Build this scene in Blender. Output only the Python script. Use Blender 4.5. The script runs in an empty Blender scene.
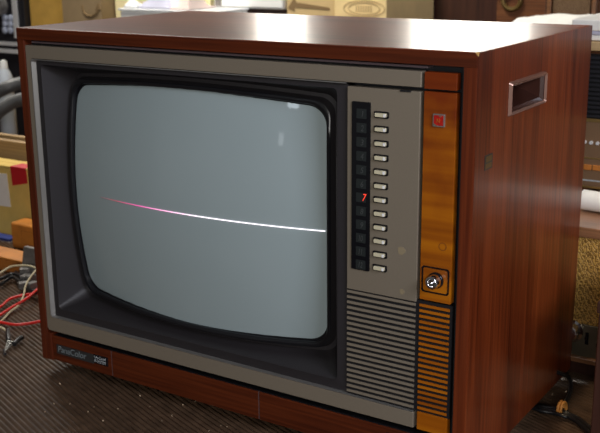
import bpy, bmesh, math, random
from mathutils import Vector, Matrix, Euler
random.seed(7)
S = bpy.context.scene
COL = S.collection
PI = math.pi

# ------------------------------------------------------------------ camera
CAM_LOC = Vector((1.03116, -0.91882, 0.56301))
CAM_ROT = Euler((1.3046, 0.0097, 0.5743), 'XYZ')
FPX = 1016.83
_R = CAM_ROT.to_matrix()
def at(px, py, Y):
    """point of the plane y=Y seen at that spot of the photo"""
    d = _R @ Vector(((px-300)/FPX, -(py-216.5)/FPX, -1))
    return CAM_LOC + d*((Y-CAM_LOC.y)/d.y)
def on(px, py, Z):
    d = _R @ Vector(((px-300)/FPX, -(py-216.5)/FPX, -1))
    return CAM_LOC + d*((Z-CAM_LOC.z)/d.z)
cd = bpy.data.cameras.new('camera'); cam = bpy.data.objects.new('camera', cd); COL.objects.link(cam)
cam.location = CAM_LOC; cam.rotation_euler = CAM_ROT
cd.sensor_width = 36; cd.lens = FPX*36/600; cd.clip_start = .01
cd.dof.use_dof = True; cd.dof.focus_distance = 1.16; cd.dof.aperture_fstop = 13
S.camera = cam

# ------------------------------------------------------------------ materials
def newmat(name):
    m = bpy.data.materials.new(name); m.use_nodes = True
    nt = m.node_tree; b = nt.nodes['Principled BSDF']
    return m, nt, b
def setp(b, **k):
    for n, v in k.items():
        n = n.replace('_', ' ')
        b.inputs[n].default_value = v if not isinstance(v, tuple) else (*v, 1)
def plain(name, col, rough=.5, metal=0, coat=0, noise=0, bump=0, scale=200, spec=.5, cr=.05):
    m, nt, b = newmat(name)
    setp(b, Base_Color=col, Roughness=rough, Metallic=metal, Coat_Weight=coat, Coat_Roughness=cr, Specular_IOR_Level=spec)
    if noise or bump:
        tc = nt.nodes.new('ShaderNodeTexCoord'); n = nt.nodes.new('ShaderNodeTexNoise')
        n.inputs['Scale'].default_value = scale; n.inputs['Detail'].default_value = 4
        nt.links.new(tc.outputs['Object'], n.inputs['Vector'])
        if noise:
            r = nt.nodes.new('ShaderNodeValToRGB')
            r.color_ramp.elements[0].position = .3; r.color_ramp.elements[1].position = .7
            r.color_ramp.elements[0].color = (*[c*(1-noise) for c in col], 1)
            r.color_ramp.elements[1].color = (*[min(1, c*(1+noise)) for c in col], 1)
            nt.links.new(n.outputs['Fac'], r.inputs['Fac']); nt.links.new(r.outputs['Color'], b.inputs['Base Color'])
        if bump:
            bp = nt.nodes.new('ShaderNodeBump'); bp.inputs['Strength'].default_value = bump
            bp.inputs['Distance'].default_value = .001
            nt.links.new(n.outputs['Fac'], bp.inputs['Height']); nt.links.new(bp.outputs['Normal'], b.inputs['Normal'])
    return m
def wood(name, dark, mid, light, axis='X', rough=.35, coat=.3, fine=260, broad=14, cr=.08, spec=.5):
    """veneer: stretched noise along the grain axis, broad figure plus fine pores"""
    m, nt, b = newmat(name)
    tc = nt.nodes.new('ShaderNodeTexCoord')
    def ns(scale, stretch, detail=5, dist=0):
        mp = nt.nodes.new('ShaderNodeMapping')
        s = [1, 1, 1]; s['XYZ'.index(axis)] = stretch
        mp.inputs['Scale'].default_value = s
        n = nt.nodes.new('ShaderNodeTexNoise'); n.inputs['Scale'].default_value = scale
        n.inputs['Detail'].default_value = detail; n.inputs['Distortion'].default_value = dist
        nt.links.new(tc.outputs['Object'], mp.inputs['Vector']); nt.links.new(mp.outputs['Vector'], n.inputs['Vector'])
        return n
    a = ns(broad, .07, 6, .6); f = ns(fine, .025, 3)
    mix = nt.nodes.new('ShaderNodeMix'); mix.data_type = 'FLOAT'; mix.inputs[0].default_value = .42
    nt.links.new(a.outputs['Fac'], mix.inputs[2]); nt.links.new(f.outputs['Fac'], mix.inputs[3])
    r = nt.nodes.new('ShaderNodeValToRGB'); e = r.color_ramp.elements
    e[0].position = .36; e[0].color = (*dark, 1); e[1].position = .66; e[1].color = (*light, 1)
    x = e.new(.5); x.color = (*mid, 1)
    nt.links.new(mix.outputs[0], r.inputs['Fac']); nt.links.new(r.outputs['Color'], b.inputs['Base Color'])
    bp = nt.nodes.new('ShaderNodeBump'); bp.inputs['Strength'].default_value = .12; bp.inputs['Distance'].default_value = .0006
    nt.links.new(f.outputs['Fac'], bp.inputs['Height']); nt.links.new(bp.outputs['Normal'], b.inputs['Normal'])
    setp(b, Roughness=rough, Coat_Weight=coat, Coat_Roughness=cr, Specular_IOR_Level=spec)
    return m
def emit(name, col, s):
    m, nt, b = newmat(name); setp(b, Base_Color=col, Roughness=.4)
    b.inputs['Emission Color'].default_value = (*col, 1); b.inputs['Emission Strength'].default_value = s
    return m

M = {}
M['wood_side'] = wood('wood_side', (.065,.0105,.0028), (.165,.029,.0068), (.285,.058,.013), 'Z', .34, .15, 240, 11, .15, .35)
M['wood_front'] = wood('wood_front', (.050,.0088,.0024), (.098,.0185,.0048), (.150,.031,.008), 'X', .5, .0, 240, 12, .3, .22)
M['wood_post_lit'] = wood('wood_post_lit', (.075,.0120,.0030), (.145,.0265,.0062), (.21,.042,.010), 'Z', .5, .0, 240, 12, .3, .22)  # brighter copy of the left veneer, stronger light on the right edging put into colour
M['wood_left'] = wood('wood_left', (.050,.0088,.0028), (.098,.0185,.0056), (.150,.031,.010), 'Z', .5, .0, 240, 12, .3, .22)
M['wood_top'] = wood('wood_top', (.10,.018,.008), (.17,.034,.014), (.24,.055,.022), 'X', .36, .32, 240, 9, .2)
M['amber'] = wood('amber', (.15,.028,.002), (.36,.098,.003), (.54,.185,.005), 'X', .4, .1, 60, 6.5, .2, .25)
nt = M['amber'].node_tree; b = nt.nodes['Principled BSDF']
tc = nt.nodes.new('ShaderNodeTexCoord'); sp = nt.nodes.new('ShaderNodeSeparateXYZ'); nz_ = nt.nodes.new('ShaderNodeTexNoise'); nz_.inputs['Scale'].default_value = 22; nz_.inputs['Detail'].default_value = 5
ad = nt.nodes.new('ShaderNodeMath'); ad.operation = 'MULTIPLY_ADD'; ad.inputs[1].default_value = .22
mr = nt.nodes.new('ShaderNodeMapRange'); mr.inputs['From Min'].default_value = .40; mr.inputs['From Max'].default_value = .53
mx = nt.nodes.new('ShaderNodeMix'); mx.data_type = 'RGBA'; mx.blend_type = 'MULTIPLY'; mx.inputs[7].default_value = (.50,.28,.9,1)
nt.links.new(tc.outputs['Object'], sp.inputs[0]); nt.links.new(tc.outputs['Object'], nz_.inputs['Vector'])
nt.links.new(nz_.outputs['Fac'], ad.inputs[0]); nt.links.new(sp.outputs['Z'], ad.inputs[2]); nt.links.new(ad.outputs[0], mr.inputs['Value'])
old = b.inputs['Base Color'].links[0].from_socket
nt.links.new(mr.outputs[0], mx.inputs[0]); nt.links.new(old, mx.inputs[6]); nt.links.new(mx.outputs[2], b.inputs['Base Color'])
M['silver'] = plain('silver', (.30,.252,.19), .45, .4, noise=.06, scale=900)
M['lip'] = plain('lip', (.40,.39,.37), .28, .7)
M['mask'] = plain('mask', (.024,.021,.023), .5, 0, noise=.12, scale=1200, bump=.15)
M['black'] = plain('black', (.012,.012,.014), .4)
M['gloss_black'] = plain('gloss_black', (.006,.006,.008), .12)
M['rubber'] = plain('rubber', (.010,.010,.012), .28)
M['window_dark'] = plain('window_dark', (.022,.026,.026), .2)
M['digit'] = plain('digit', (.055,.06,.06), .4)
M['chrome'] = plain('chrome', (.75,.75,.78), .12, 1)
M['ochre_mark'] = plain('ochre_mark', (.55,.16,.02), .4)
M['brass'] = plain('brass', (.72,.62,.40), .22, .9)
M['button'] = plain('button', (.85,.78,.55), .3, .25)
M['bright_tip'] = plain('bright_tip', (.95,.95,.95), .3, .0)
M['white_mark'] = plain('white_mark', (.42,.45,.46), .5)
M['grey_mark'] = plain('grey_mark', (.20,.23,.24), .45)
M['ring_mark'] = plain('ring_mark', (.16,.04,.004), .5)
M['red'] = plain('red', (.42,.010,.006), .35, noise=.2, scale=300)
M['handle_plastic'] = plain('handle_plastic', (.34,.19,.14), .22, .4, coat=.5)
M['handle_cup'] = plain('handle_cup', (.045,.015,.010), .3, coat=.3)
M['chip'] = plain('chip', (.62,.36,.12), .8)
M['bronze_sticker'] = plain('bronze_sticker', (.16,.10,.03), .4, .5)
M['black_sticker'] = plain('black_sticker', (.03,.03,.03), .4)
M['stain'] = plain('stain', (.27,.215,.13), .7)
M['separator'] = plain('separator', (.10,.07,.075), .4)

# tube face: grey phosphor under glass
m, nt, b = newmat('tube_glass'); M['tube'] = m
setp(b, Base_Color=(.30,.37,.36), Roughness=.45, Coat_Weight=.85, Coat_Roughness=.03, Specular_IOR_Level=.4)
tc = nt.nodes.new('ShaderNodeTexCoord'); n = nt.nodes.new('ShaderNodeTexNoise'); n.inputs['Scale'].default_value = 9; n.inputs['Detail'].default_value = 5
r = nt.nodes.new('ShaderNodeValToRGB'); r.color_ramp.elements[0].color = (.33,.405,.415,1); r.color_ramp.elements[1].color = (.37,.445,.455,1)
nt.links.new(tc.outputs['Object'], n.inputs['Vector']); nt.links.new(n.outputs['Fac'], r.inputs['Fac']); nt.links.new(r.outputs['Color'], b.inputs['Base Color'])

# scan line: glowing phosphor, faint red where the beam starts, then magenta, then white
m, nt, b = newmat('scan_glow'); M['scan'] = m
tc = nt.nodes.new('ShaderNodeTexCoord'); sx = nt.nodes.new('ShaderNodeSeparateXYZ'); mr = nt.nodes.new('ShaderNodeMapRange')
mr.inputs['From Min'].default_value = .109; mr.inputs['From Max'].default_value = .45
r = nt.nodes.new('ShaderNodeValToRGB'); e = r.color_ramp.elements
e[0].position = 0; e[0].color = (.30,.08,.10,1); e[1].position = 1; e[1].color = (1,.93,1,1)
for p, c in ((.09,(.75,.08,.14,1)), (.22,(.9,.10,.42,1)), (.36,(1,.45,.72,1)), (.52,(1,.86,.96,1))):
    x = e.new(p); x.color = c
r2 = nt.nodes.new('ShaderNodeMapRange'); r2.inputs['To Min'].default_value = .4; r2.inputs['To Max'].default_value = 1.9; r2.inputs['From Max'].default_value = .5
nt.links.new(tc.outputs['Object'], sx.inputs[0]); nt.links.new(sx.outputs['X'], mr.inputs['Value'])
nt.links.new(mr.outputs[0], r.inputs['Fac']); nt.links.new(mr.outputs[0], r2.inputs['Value'])
nt.links.new(r.outputs['Color'], b.inputs['Emission Color']); nt.links.new(r2.outputs[0], b.inputs['Emission Strength']); setp(b, Base_Color=(.1,.1,.1))
M['lit_digit'] = emit('lit_digit', (1,.06,.03), .9)

M['mat'] = plain('mat', (.088,.052,.031), .36, noise=.3, scale=60, bump=.3)
M['bench'] = wood('bench', (.12,.07,.03), (.2,.12,.06), (.28,.18,.09), 'X')
M['card_yellow'] = plain('card_yellow', (.74,.52,.14), .85, noise=.08, scale=20)
M['card_tan'] = plain('card_tan', (.58,.42,.20), .85, noise=.07, scale=25)
M['card_ochre'] = plain('card_ochre', (.62,.36,.07), .8, noise=.1, scale=30)
M['card_light'] = plain('card_light', (.82,.62,.30), .85, noise=.05, scale=25)
M['card_pale'] = plain('card_pale', (.98,.84,.48), .85, noise=.05, scale=25)
M['card_grey'] = plain('card_grey', (.30,.21,.11), .85, noise=.08, scale=30)
M['print'] = plain('print', (.22,.14,.06), .9)
M['orange'] = plain('orange', (.60,.22,.03), .6, noise=.15, scale=30)
M['orange_dark'] = plain('orange_dark', (.46,.155,.022), .6, noise=.2, scale=30)
M['white_paper'] = plain('white_paper', (.86,.84,.79), .8, noise=.05, scale=40)
M['red_tape'] = plain('red_tape', (.55,.012,.02), .5)
M['pine'] = wood('pine', (.32,.2,.09), (.45,.3,.14), (.55,.38,.2), 'X', .6, 0)
M['duct'] = plain('duct', (.15,.15,.15), .4, .6)
M['bottle'] = plain('bottle', (.62,.68,.74), .45)
M['rack_black'] = plain('rack_black', (.012,.012,.016), .45)
M['pale_button'] = plain('pale_button', (.5,.55,.68), .4)
M['alu_dull'] = plain('alu_dull', (.45,.45,.42), .35, .8)
M['alu'] = plain('alu', (.85,.85,.85), .3, .3)
M['dark_wood'] = wood('dark_wood', (.02,.008,.006), (.04,.014,.009), (.06,.022,.013), 'Z', .4, .2)
M['brown_wood'] = wood('brown_wood', (.09,.03,.012), (.16,.06,.022), (.22,.09,.035), 'X', .4, .2)
M['shelf_wood'] = wood('shelf_wood', (.16,.07,.03), (.24,.11,.05), (.32,.15,.07), 'X', .3, .4)
M['radio_panel'] = plain('radio_panel', (.22,.13,.07), .4, .2)
M['gold_trim'] = plain('gold_trim', (.5,.33,.12), .35, .8)
M['metal_panel'] = plain('metal_panel', (.22,.19,.13), .35, .8, noise=.15, scale=40)
M['red_wire'] = plain('red_wire', (.80,.02,.015), .35)
M['cream_wire'] = plain('cream_wire', (.66,.58,.38), .45)
M['black_cable'] = plain('black_cable', (.016,.016,.018), .32)
M['grey_plug'] = plain('grey_plug', (.22,.21,.20), .35, .3, noise=.3, scale=80)
M['tie'] = plain('tie', (.62,.26,.05), .6)
M['crumb'] = plain('crumb', (.6,.45,.3), .8)
M['wall'] = plain('wall', (.13,.072,.042), .9, noise=.1, scale=5)
M['floor'] = plain('floor', (.10,.09,.08), .6, noise=.2, scale=8)
M['pane'] = emit('pane', (1,.96,.86), 7)
M['white_plastic'] = plain('white_plastic', (.86,.87,.84), .4)
M['lilac_cloth'] = plain('lilac_cloth', (.5,.5,.62), .8)
M['pink_cloth'] = plain('pink_cloth', (.75,.6,.55), .8)
# clear crinkled plastic
m, nt, b = newmat('clear_plastic'); M['clear'] = m
setp(b, Base_Color=(.85,.87,.9), Roughness=.2, Alpha=.75)
# woven speaker cloth
def cloth(name, c0, c1, sc):
    m, nt, b = newmat(name)
    tc = nt.nodes.new('ShaderNodeTexCoord')
    mp = nt.nodes.new('ShaderNodeMapping'); mp.inputs['Rotation'].default_value = (0, math.radians(35), 0); mp.inputs['Scale'].default_value = (1, 1, 1)
    w = nt.nodes.new('ShaderNodeTexWave'); w.inputs['Scale'].default_value = sc; w.inputs['Distortion'].default_value = 7; w.inputs['Detail'].default_value = 1; w.inputs['Detail Scale'].default_value = 6
    r = nt.nodes.new('ShaderNodeValToRGB'); r.color_ramp.elements[0].color = (*c0, 1); r.color_ramp.elements[1].color = (*c1, 1)
    nt.links.new(tc.outputs['Object'], mp.inputs['Vector']); nt.links.new(mp.outputs['Vector'], w.inputs['Vector'])
    nt.links.new(w.outputs['Fac'], r.inputs['Fac']); nt.links.new(r.outputs['Color'], b.inputs['Base Color'])
    bp = nt.nodes.new('ShaderNodeBump'); bp.inputs['Strength'].default_value = .5; bp.inputs['Distance'].default_value = .002
    nt.links.new(w.outputs['Fac'], bp.inputs['Height']); nt.links.new(bp.outputs['Normal'], b.inputs['Normal'])
    setp(b, Roughness=.45, Metallic=.2)
    return m
M['gold_cloth'] = cloth('gold_cloth', (.20,.10,.018), (.62,.35,.075), 55)
M['brown_cloth'] = cloth('brown_cloth', (.10,.05,.02), (.22,.13,.06), 60)

# ------------------------------------------------------------------ mesh helpers
def B(): return bmesh.new()
def box(bm, x0, x1, y0, y1, z0, z1, rz=0, piv=None):
    vs = [bm.verts.new((x, y, z)) for x in (x0, x1) for y in (y0, y1) for z in (z0, z1)]
    for f in ((0,1,3,2), (4,6,7,5), (0,4,5,1), (2,3,7,6), (0,2,6,4), (1,5,7,3)):
        bm.faces.new([vs[i] for i in f])
    if rz:
        p = Vector(piv) if piv else Vector(((x0+x1)/2, (y0+y1)/2, 0))
        bmesh.ops.rotate(bm, verts=vs, cent=p, matrix=Matrix.Rotation(rz, 3, 'Z'))
    return vs
def prism(bm, poly, y0, y1):
    a = [bm.verts.new((x, y0, z)) for x, z in poly]; c = [bm.verts.new((x, y1, z)) for x, z in poly]
    n = len(poly)
    bm.faces.new(a); bm.faces.new(c[::-1])
    for i in range(n): bm.faces.new((a[i], c[i], c[(i+1) % n], a[(i+1) % n]))
def loft(bm, loops, closed=True, cap0=False, cap1=False):
    L = [[bm.verts.new(p) for p in lp] for lp in loops]
    n = len(L[0])
    for a, c in zip(L, L[1:]):
        for i in range(n if closed else n-1):
            bm.faces.new((a[i], a[(i+1) % n], c[(i+1) % n], c[i]))
    if cap0: bm.faces.new(L[0][::-1])
    if cap1: bm.faces.new(L[-1])
def cyl(bm, p0, p1, r0, r1=None, n=20):
    p0, p1 = Vector(p0), Vector(p1); r1 = r0 if r1 is None else r1
    d = (p1-p0).normalized(); u = d.orthogonal().normalized(); v = d.cross(u)
    lp = lambda p, r: [p+u*math.cos(2*PI*i/n)*r+v*math.sin(2*PI*i/n)*r for i in range(n)]
    loft(bm, [lp(p0, r0), lp(p1, r1)], True, True, True)
def lathe(bm, c, axis, prof, n=28):
    """prof: (distance along axis, radius)"""
    c, d = Vector(c), Vector(axis).normalized(); u = d.orthogonal().normalized(); v = d.cross(u)
    loft(bm, [[c+d*h+u*math.cos(2*PI*i/n)*max(r,1e-5)+v*math.sin(2*PI*i/n)*max(r,1e-5) for i in range(n)] for h, r in prof], True, True, True)
def smooth_path(pts, k=8):
    P = [Vector(p) for p in pts]; P = [P[0]*2-P[1]]+P+[P[-1]*2-P[-2]]; out = []
    for i in range(1, len(P)-2):
        a, b_, c, d = P[i-1:i+3]
        for j in range(k):
            t = j/k; out.append(.5*((2*b_)+(c-a)*t+(2*a-5*b_+4*c-d)*t*t+(3*b_-a-3*c+d)*t**3))
    out.append(P[-2]); return out
def tube(bm, pts, r, n=10, k=8, rib=0, closed=False):
    P = smooth_path(pts, k); loops = []; u = None
    for i, p in enumerate(P):
        d = (P[min(i+1, len(P)-1)]-P[max(i-1, 0)]).normalized()
        u = d.orthogonal().normalized() if u is None else (u-d*u.dot(d)).normalized()
        v = d.cross(u); rr = r*(1+(rib if i % 2 else 0))
        loops.append([p+u*math.cos(2*PI*q/n)*rr+v*math.sin(2*PI*q/n)*rr for q in range(n)])
    loft(bm, loops, True, True, True)
def rrect(x0, x1, z0, z1, r, n=6):
    out = []
    for cx, cz, a in ((x1-r, z1-r, 0), (x0+r, z1-r, 90), (x0+r, z0+r, 180), (x1-r, z0+r, 270)):
        for i in range(n+1):
            t = math.radians(a+90*i/n); out.append((cx+r*math.cos(t), cz+r*math.sin(t)))
    return out
def obj(name, bm, mat, parent=None, bevel=0, smooth=False, seg=2, label=None):
    bmesh.ops.recalc_face_normals(bm, faces=bm.faces)
    me = bpy.data.meshes.new(name); bm.to_mesh(me); bm.free()
    if smooth:
        for p in me.polygons: p.use_smooth = True
    return link(name, me, mat, parent, bevel, seg, label, smooth)
def link(name, me, mat, parent=None, bevel=0, seg=2, label=None, smooth=False):
    me.materials.clear(); me.materials.append(M[mat])
    o = bpy.data.objects.new(name, me); COL.objects.link(o)
    if parent:
        o.parent = parent
        if parent.parent is None: o.location = -parent.location
    if bevel:
        b_ = o.modifiers.new('bevel', 'BEVEL'); b_.width = bevel; b_.segments = seg; b_.limit_method = 'ANGLE'; b_.angle_limit = math.radians(40)
    if smooth and not bevel:
        me.set_sharp_from_angle(angle=math.radians(45))
    if label: o['label'] = label
    return o
def thing(name, label, cat, loc, group=None):
    o = bpy.data.objects.new(name, None); COL.objects.link(o); o.location = loc
    o.empty_display_size = .02
    return tag(o, label, cat, group)
def tag(o, label, cat, group=None, kind=None):
    o['label'] = label; o['category'] = cat
    if group: o['group'] = group
    if kind: o['kind'] = kind
    return o
def struct(name, bm, mat, bevel=0):
    o = obj(name, bm, mat, None, bevel); o['kind'] = 'structure'; return o
def text(name, s, mat, parent, x, z, size, y, shear=0, width=1, label=None, rotz=0):
    c = bpy.data.curves.new('t', 'FONT'); c.body = s; c.size = size; c.extrude = .00015; c.shear = shear; c.offset = 0
    t = bpy.data.objects.new('t', c); COL.objects.link(t)
    bpy.context.view_layer.update()
    me = bpy.data.meshes.new_from_object(t.evaluated_get(bpy.context.evaluated_depsgraph_get()))
    bpy.data.objects.remove(t); bpy.data.curves.remove(c)
    me.transform(Matrix.Translation((x, y, z)) @ Matrix.Rotation(rotz, 4, 'Z') @ Matrix.Rotation(PI/2, 4, 'X') @ Matrix.Diagonal((width, 1, 1, 1)))
    return link(name, me, mat, parent, label=label)

# ================================================================== TELEVISION
W, D, H = .64, .352, .4565
TV = thing('television', 'old television in a red-brown wood veneer cabinet, one bright line crossing its grey screen', 'television', (W/2, D/2, -.02))
# top panel
b = B(); box(b, -.0020, .6382, 0, D, .4415, H); obj('top_panel', b, 'wood_top', TV, .0008)
b = B(); box(b, -.0016, .6390, -.0006, .0008, .4415, H-.001); obj('front_edging', b, 'wood_front', TV, .0002)
b = B(); box(b, -.0018, .0105, 0, D, -.003, .4414); obj('side_panel', b, 'wood_left', TV, .0008)
b = B(); box(b, .0106, .0175, 0, .02, -.003, .0375); obj('corner_post', b, 'wood_left', TV, .001)
b = B(); box(b, -.0014, .0102, -.0006, .0008, -.0025, .4414); obj('front_edging', b, 'wood_left', TV, .0002)
b = B(); box(b, .6255, W-.0006, -.0006, .0008, -.002, .4414); obj('front_edging', b, 'wood_post_lit', TV, .0002)
# right side with the hole of the carrying handle
hy0, hy1, hz0, hz1 = .0855, .1875, .3845, .4145
b = B()
ys, zs = [0, hy0, hy1, D], [-.003, hz0, hz1, .4414]
for i in range(3):
    for j in range(3):
        if (i, j) != (1, 1): box(b, .6255, W, ys[i], ys[i+1], zs[j], zs[j+1])
bmesh.ops.remove_doubles(b, verts=b.verts, dist=1e-6)
seen = {}
for f in b.faces:
    seen.setdefault(tuple(sorted(v.index for v in f.verts)), []).append(f)
b.verts.index_update(); seen = {}
for f in b.faces: seen.setdefault(tuple(sorted(v.index for v in f.verts)), []).append(f)
bmesh.ops.delete(b, geom=[f for fs in seen.values() if len(fs) > 1 for f in fs], context='FACES')
box(b, .6384, W, 0, D, .4414, H-.0002)
obj('side_panel', b, 'wood_side', TV)
b = B(); box(b, .011, .6255, .02, D-.01, .002, .012); obj('bottom_panel', b, 'black', TV)
b = B(); box(b, .0112, .6253, D-.010, D-.002, .012, .4414); obj('back_panel', b, 'black', TV)
b = B()
for k in range(12):
    pass
# plinth rail in three boards with dark seams
for x0, x1 in ((.0178, .1272), (.1286, .3682), (.3696, .6254)):
    b = B(); box(b, x0, x1, .0025, .0050, -.0025, .0340); obj('plinth_board', b, 'wood_front', TV, .0005)
b = B(); box(b, .0178, .6253, .0052, .0158, -.0024, .0338); obj('gap_shade_block', b, 'black', TV)  # black block put in to paint the shade of the gap above the plinth
b = B(); box(b, .019, .6253, .0030, .0051, -.002, .0338); obj('seam_strip', b, 'separator', TV)
# worn veneer chip at the right front corner
b = B(); vs = [(.6368,-.0011,.4562), (.6403,-.0011,.4566), (.6404,.002,.4568), (.638,.0015,.4569), (.6392,-.0012,.4535), (.6405,-.0011,.4525)]
v = [b.verts.new(p) for p in vs]; bmesh.ops.convex_hull(b, input=v); obj('veneer_chip', b, 'chip', TV, label='pale chipped veneer corner')

# carrying handle: moulded rim and slanted cup
hr = obj_h = None
b = B()
def yz(loop, x): return [(x, y, z) for y, z in loop]
o_ = rrect(.0815, .1895, .3815, .4182, .002, 3); i_ = rrect(.0872, .1865, .3855, .4128, .0012, 3); mid = rrect(.0838, .1882, .3832, .4162, .0018, 3)
loft(b, [yz(o_, .6402), yz(mid, .6436), yz(i_, .6410)])
hr = obj('carry_handle', b, 'handle_plastic', TV, label='recessed grip with a glossy moulded rim')
b = B()
i0 = [(.0860,.3848),(.1873,.3848),(.1873,.4140),(.0860,.4140)]
loft(b, [yz(i0, .6400), yz([(.0875,.3885),(.1855,.3885),(.1855,.4125),(.0875,.4125)], .6360), [(.596,.0885,.405),(.596,.1845,.405),(.590,.1845,.4125),(.590,.0885,.4125)]], True, False, True)
obj('grip_cup', b, 'handle_cup', hr)
# small sticker on the side
b = B(); box(b, .6400, .6404, .0245, .0445, .3350, .3505); st = obj('side_sticker', b, 'black_sticker', TV, label='tiny black and bronze label')
b = B(); box(b, .6404, .6406, .0275, .042, .3430, .3490); box(b, .6404, .6406, .0265, .042, .3365, .3415); obj('sticker_print', b, 'bronze_sticker', st)

# recess behind the faceplate
b = B(); box(b, .4930, .6253, .016, .019, .036, .4413); box(b, .0112, .0254, .0125, .019, .036, .4413); box(b, .0255, .4929, .0125, .019, .4165, .4413); box(b, .0341, .4929, .0125, .019, .036, .0620); box(b, .6235, .6252, .0012, .0155, .036, .4405)  # last box is a black liner that paints in the right gap's shade
obj('recess_board', b, 'black', TV)
b = B(); box(b, .021, .585, .003, .016, .4375, .4400); obj('trim_strip', b, 'separator', TV, .0005)

# silver bezel, a C of three bars
b = B()
outer = [(.0108,.4345), (.0108,.046), (.0135,.0415), (.5780,.0430), (.5780,.0615), (.0215,.0615), (.0188,.0645), (.0188,.4150), (.0215,.4178), (.5790,.4182), (.5790,.4345)]
prism(b, outer, .001, .012); obj('screen_bezel', b, 'silver', TV, .0006)
# bright inner bevel
b = B()
pr = [(.4925,.0006,.4178),(.0220,.0006,.4174),(.0190,.0006,.4145),(.0190,.0006,.0650),(.0220,.0006,.0620),(.5775,.0006,.0620)]
prm = [(.4925,.0004,.4168),(.0230,.0004,.4164),(.0205,.0004,.4138),(.0205,.0004,.0658),(.0230,.0004,.0632),(.5775,.0004,.0628)]
pr2 = [(.4925,.006,.4150),(.0265,.006,.4145),(.0250,.006,.4125),(.0250,.006,.0668),(.0265,.006,.0650),(.5775,.006,.0636)]
loft(b, [pr, prm, pr2], False); obj('bezel_lip', b, 'lip', TV, label='bright bevelled inner edge')

# tube face
SR, SY0, SX, SZ = .85, .008, .2525, .243
def ysph(x, z): return SY0+SR-math.sqrt(SR*SR-(x-SX)**2-(z-SZ)**2)
def barrel(e, r=.020, n=8, eh=None):
    eh = e if eh is None else eh
    hw, hh, bw, bh = .190+e, .1375+eh, .006, .009
    pts = rrect(-hw, hw, -hh, hh, r, n); dense = []
    for i, p in enumerate(pts):
        q = pts[(i+1) % len(pts)]; L = math.hypot(q[0]-p[0], q[1]-p[1]); k = 14 if L > .1 else 1
        for j in range(k): dense.append((p[0]+(q[0]-p[0])*j/k, p[1]+(q[1]-p[1])*j/k))
    out = []
    for x, z in dense:
        out.append((SX+x+bw*(1-(z/hh)**2)*(x/hw), SZ+z+bh*(1-(x/hw)**2)*(z/hh)))
    return out
def ring(loop, dy, base=None):
    base = base or loop
    return [(x, ysph(bx_, bz_)+dy, z) for (x, z), (bx_, bz_) in zip(loop, base)]
b = B(); Og = barrel(.0045)
gl = [[(SX+(x-SX)*k, ysph(SX+(x-SX)*k, SZ+(z-SZ)*k), SZ+(z-SZ)*k) for x, z in Og] for k in (1, .97, .92, .85, .77, .68, .59, .5, .41, .32, .23, .14, .05)]
back = [[(x, ysph(x, z)+.02, z) for x, z in Og], [(SX+(x-SX)*.25, .27, SZ+(z-SZ)*.25) for x, z in Og]]
loft(b, back[::-1]+gl, True, True, True)
tube_o = obj('picture_tube', b, 'tube', TV, smooth=True, label='bulging grey glass screen')
tube_o.data.materials.append(M['black'])
# scan line as a fine glowing bead on the glass
b = B(); loops = []
for i in range(81):
    t = i/80; x = .1085+(.4475-.1085)*t; z = .2405+.0012*t
    w = .00058*min(1, .25+t*3.2); y = ysph(x, z)-.0004
    loops.append([(x, y-.0002, z-w), (x, y-.0004, z), (x, y-.0002, z+w), (x, y+.0008, z)])
loft(b, loops, True, True, True); sl = obj('scan_line', b, 'scan', tube_o, label='thin bright pink to white line')

# moulded mask around the tube
b = B()
O = barrel(0)
N_ = len(O)
def match(loop_fn):  # rounded rectangles sampled like the barrel
    x0, x1, z0, z1, r = loop_fn
    pts = rrect(x0, x1, z0, z1, r, 8); dense = []
    for i, p in enumerate(pts):
        q = pts[(i+1) % len(pts)]; L = math.hypot(q[0]-p[0], q[1]-p[1]); k = 14 if L > .1 else 1
        for j in range(k): dense.append((p[0]+(q[0]-p[0])*j/k, p[1]+(q[1]-p[1])*j/k))
    return dense
F0 = match((.0255,.4922,.0640,.4150,.002)); F1 = match((.0345,.4795,.0755,.4105,.006))
P3 = lambda lp, y: [(x, y, z) for x, z in lp]
G = barrel(.0145, .014, 8, .019)
loft(b, [P3(F0, .012), P3(F0, .0045), P3(F1, .0035), P3(match((.0355,.4790,.0770,.4100,.006)), .0055), ring(G, .000, O), ring(barrel(.0115, .015, 8, .015), .007, O),
         ring(barrel(.0095, .018, 8, .011), .006, O), ring(barrel(.0080, .019, 8, .009), -.003, O)])
mk = obj('screen_mask', b, 'mask', TV, smooth=True, label='dark moulded surround')
b = B()
loft(b, [ring(barrel(.0081, .019, 8, .0091), .006, O), ring(barrel(.0080, .019, 8, .009), -.0032, O), ring(barrel(.0066, .020, 8, .0075), -.0048, O), ring(barrel(.0042, .020), -.0048, O), ring(barrel(.0030, .020), -.0036, O), ring(barrel(.0028, .020), .0005, O), ring(barrel(.0002), .0002, O), ring(barrel(0), .004, O)])
obj('rubber_ring', b, 'rubber', mk, smooth=True, label='glossy black rim round the glass')

# control panel
b = B(); prism(b, rrect(.4935, .5785, .1900, .4140, .0006, 2), .001, .012); cp = obj('control_panel', b, 'silver', TV, .0005)
b = B(); box(b, .5560, .5680, -.0002, .003, .4128, .4146); obj('door_catch', b, 'black', cp)
for (sx_, sz_, r_) in ((.5600, .2440, .0045), (.5615, .1985, .003)):
    b = B(); prism(b, [(sx_+r_*math.cos(a)*(1+.18*math.sin(3*a+1)), sz_+r_*math.sin(a)) for a in [2*PI*i/14 for i in range(14)]], .0008, .0012)
    obj('glue_stain', b, 'stain', cp)
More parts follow.
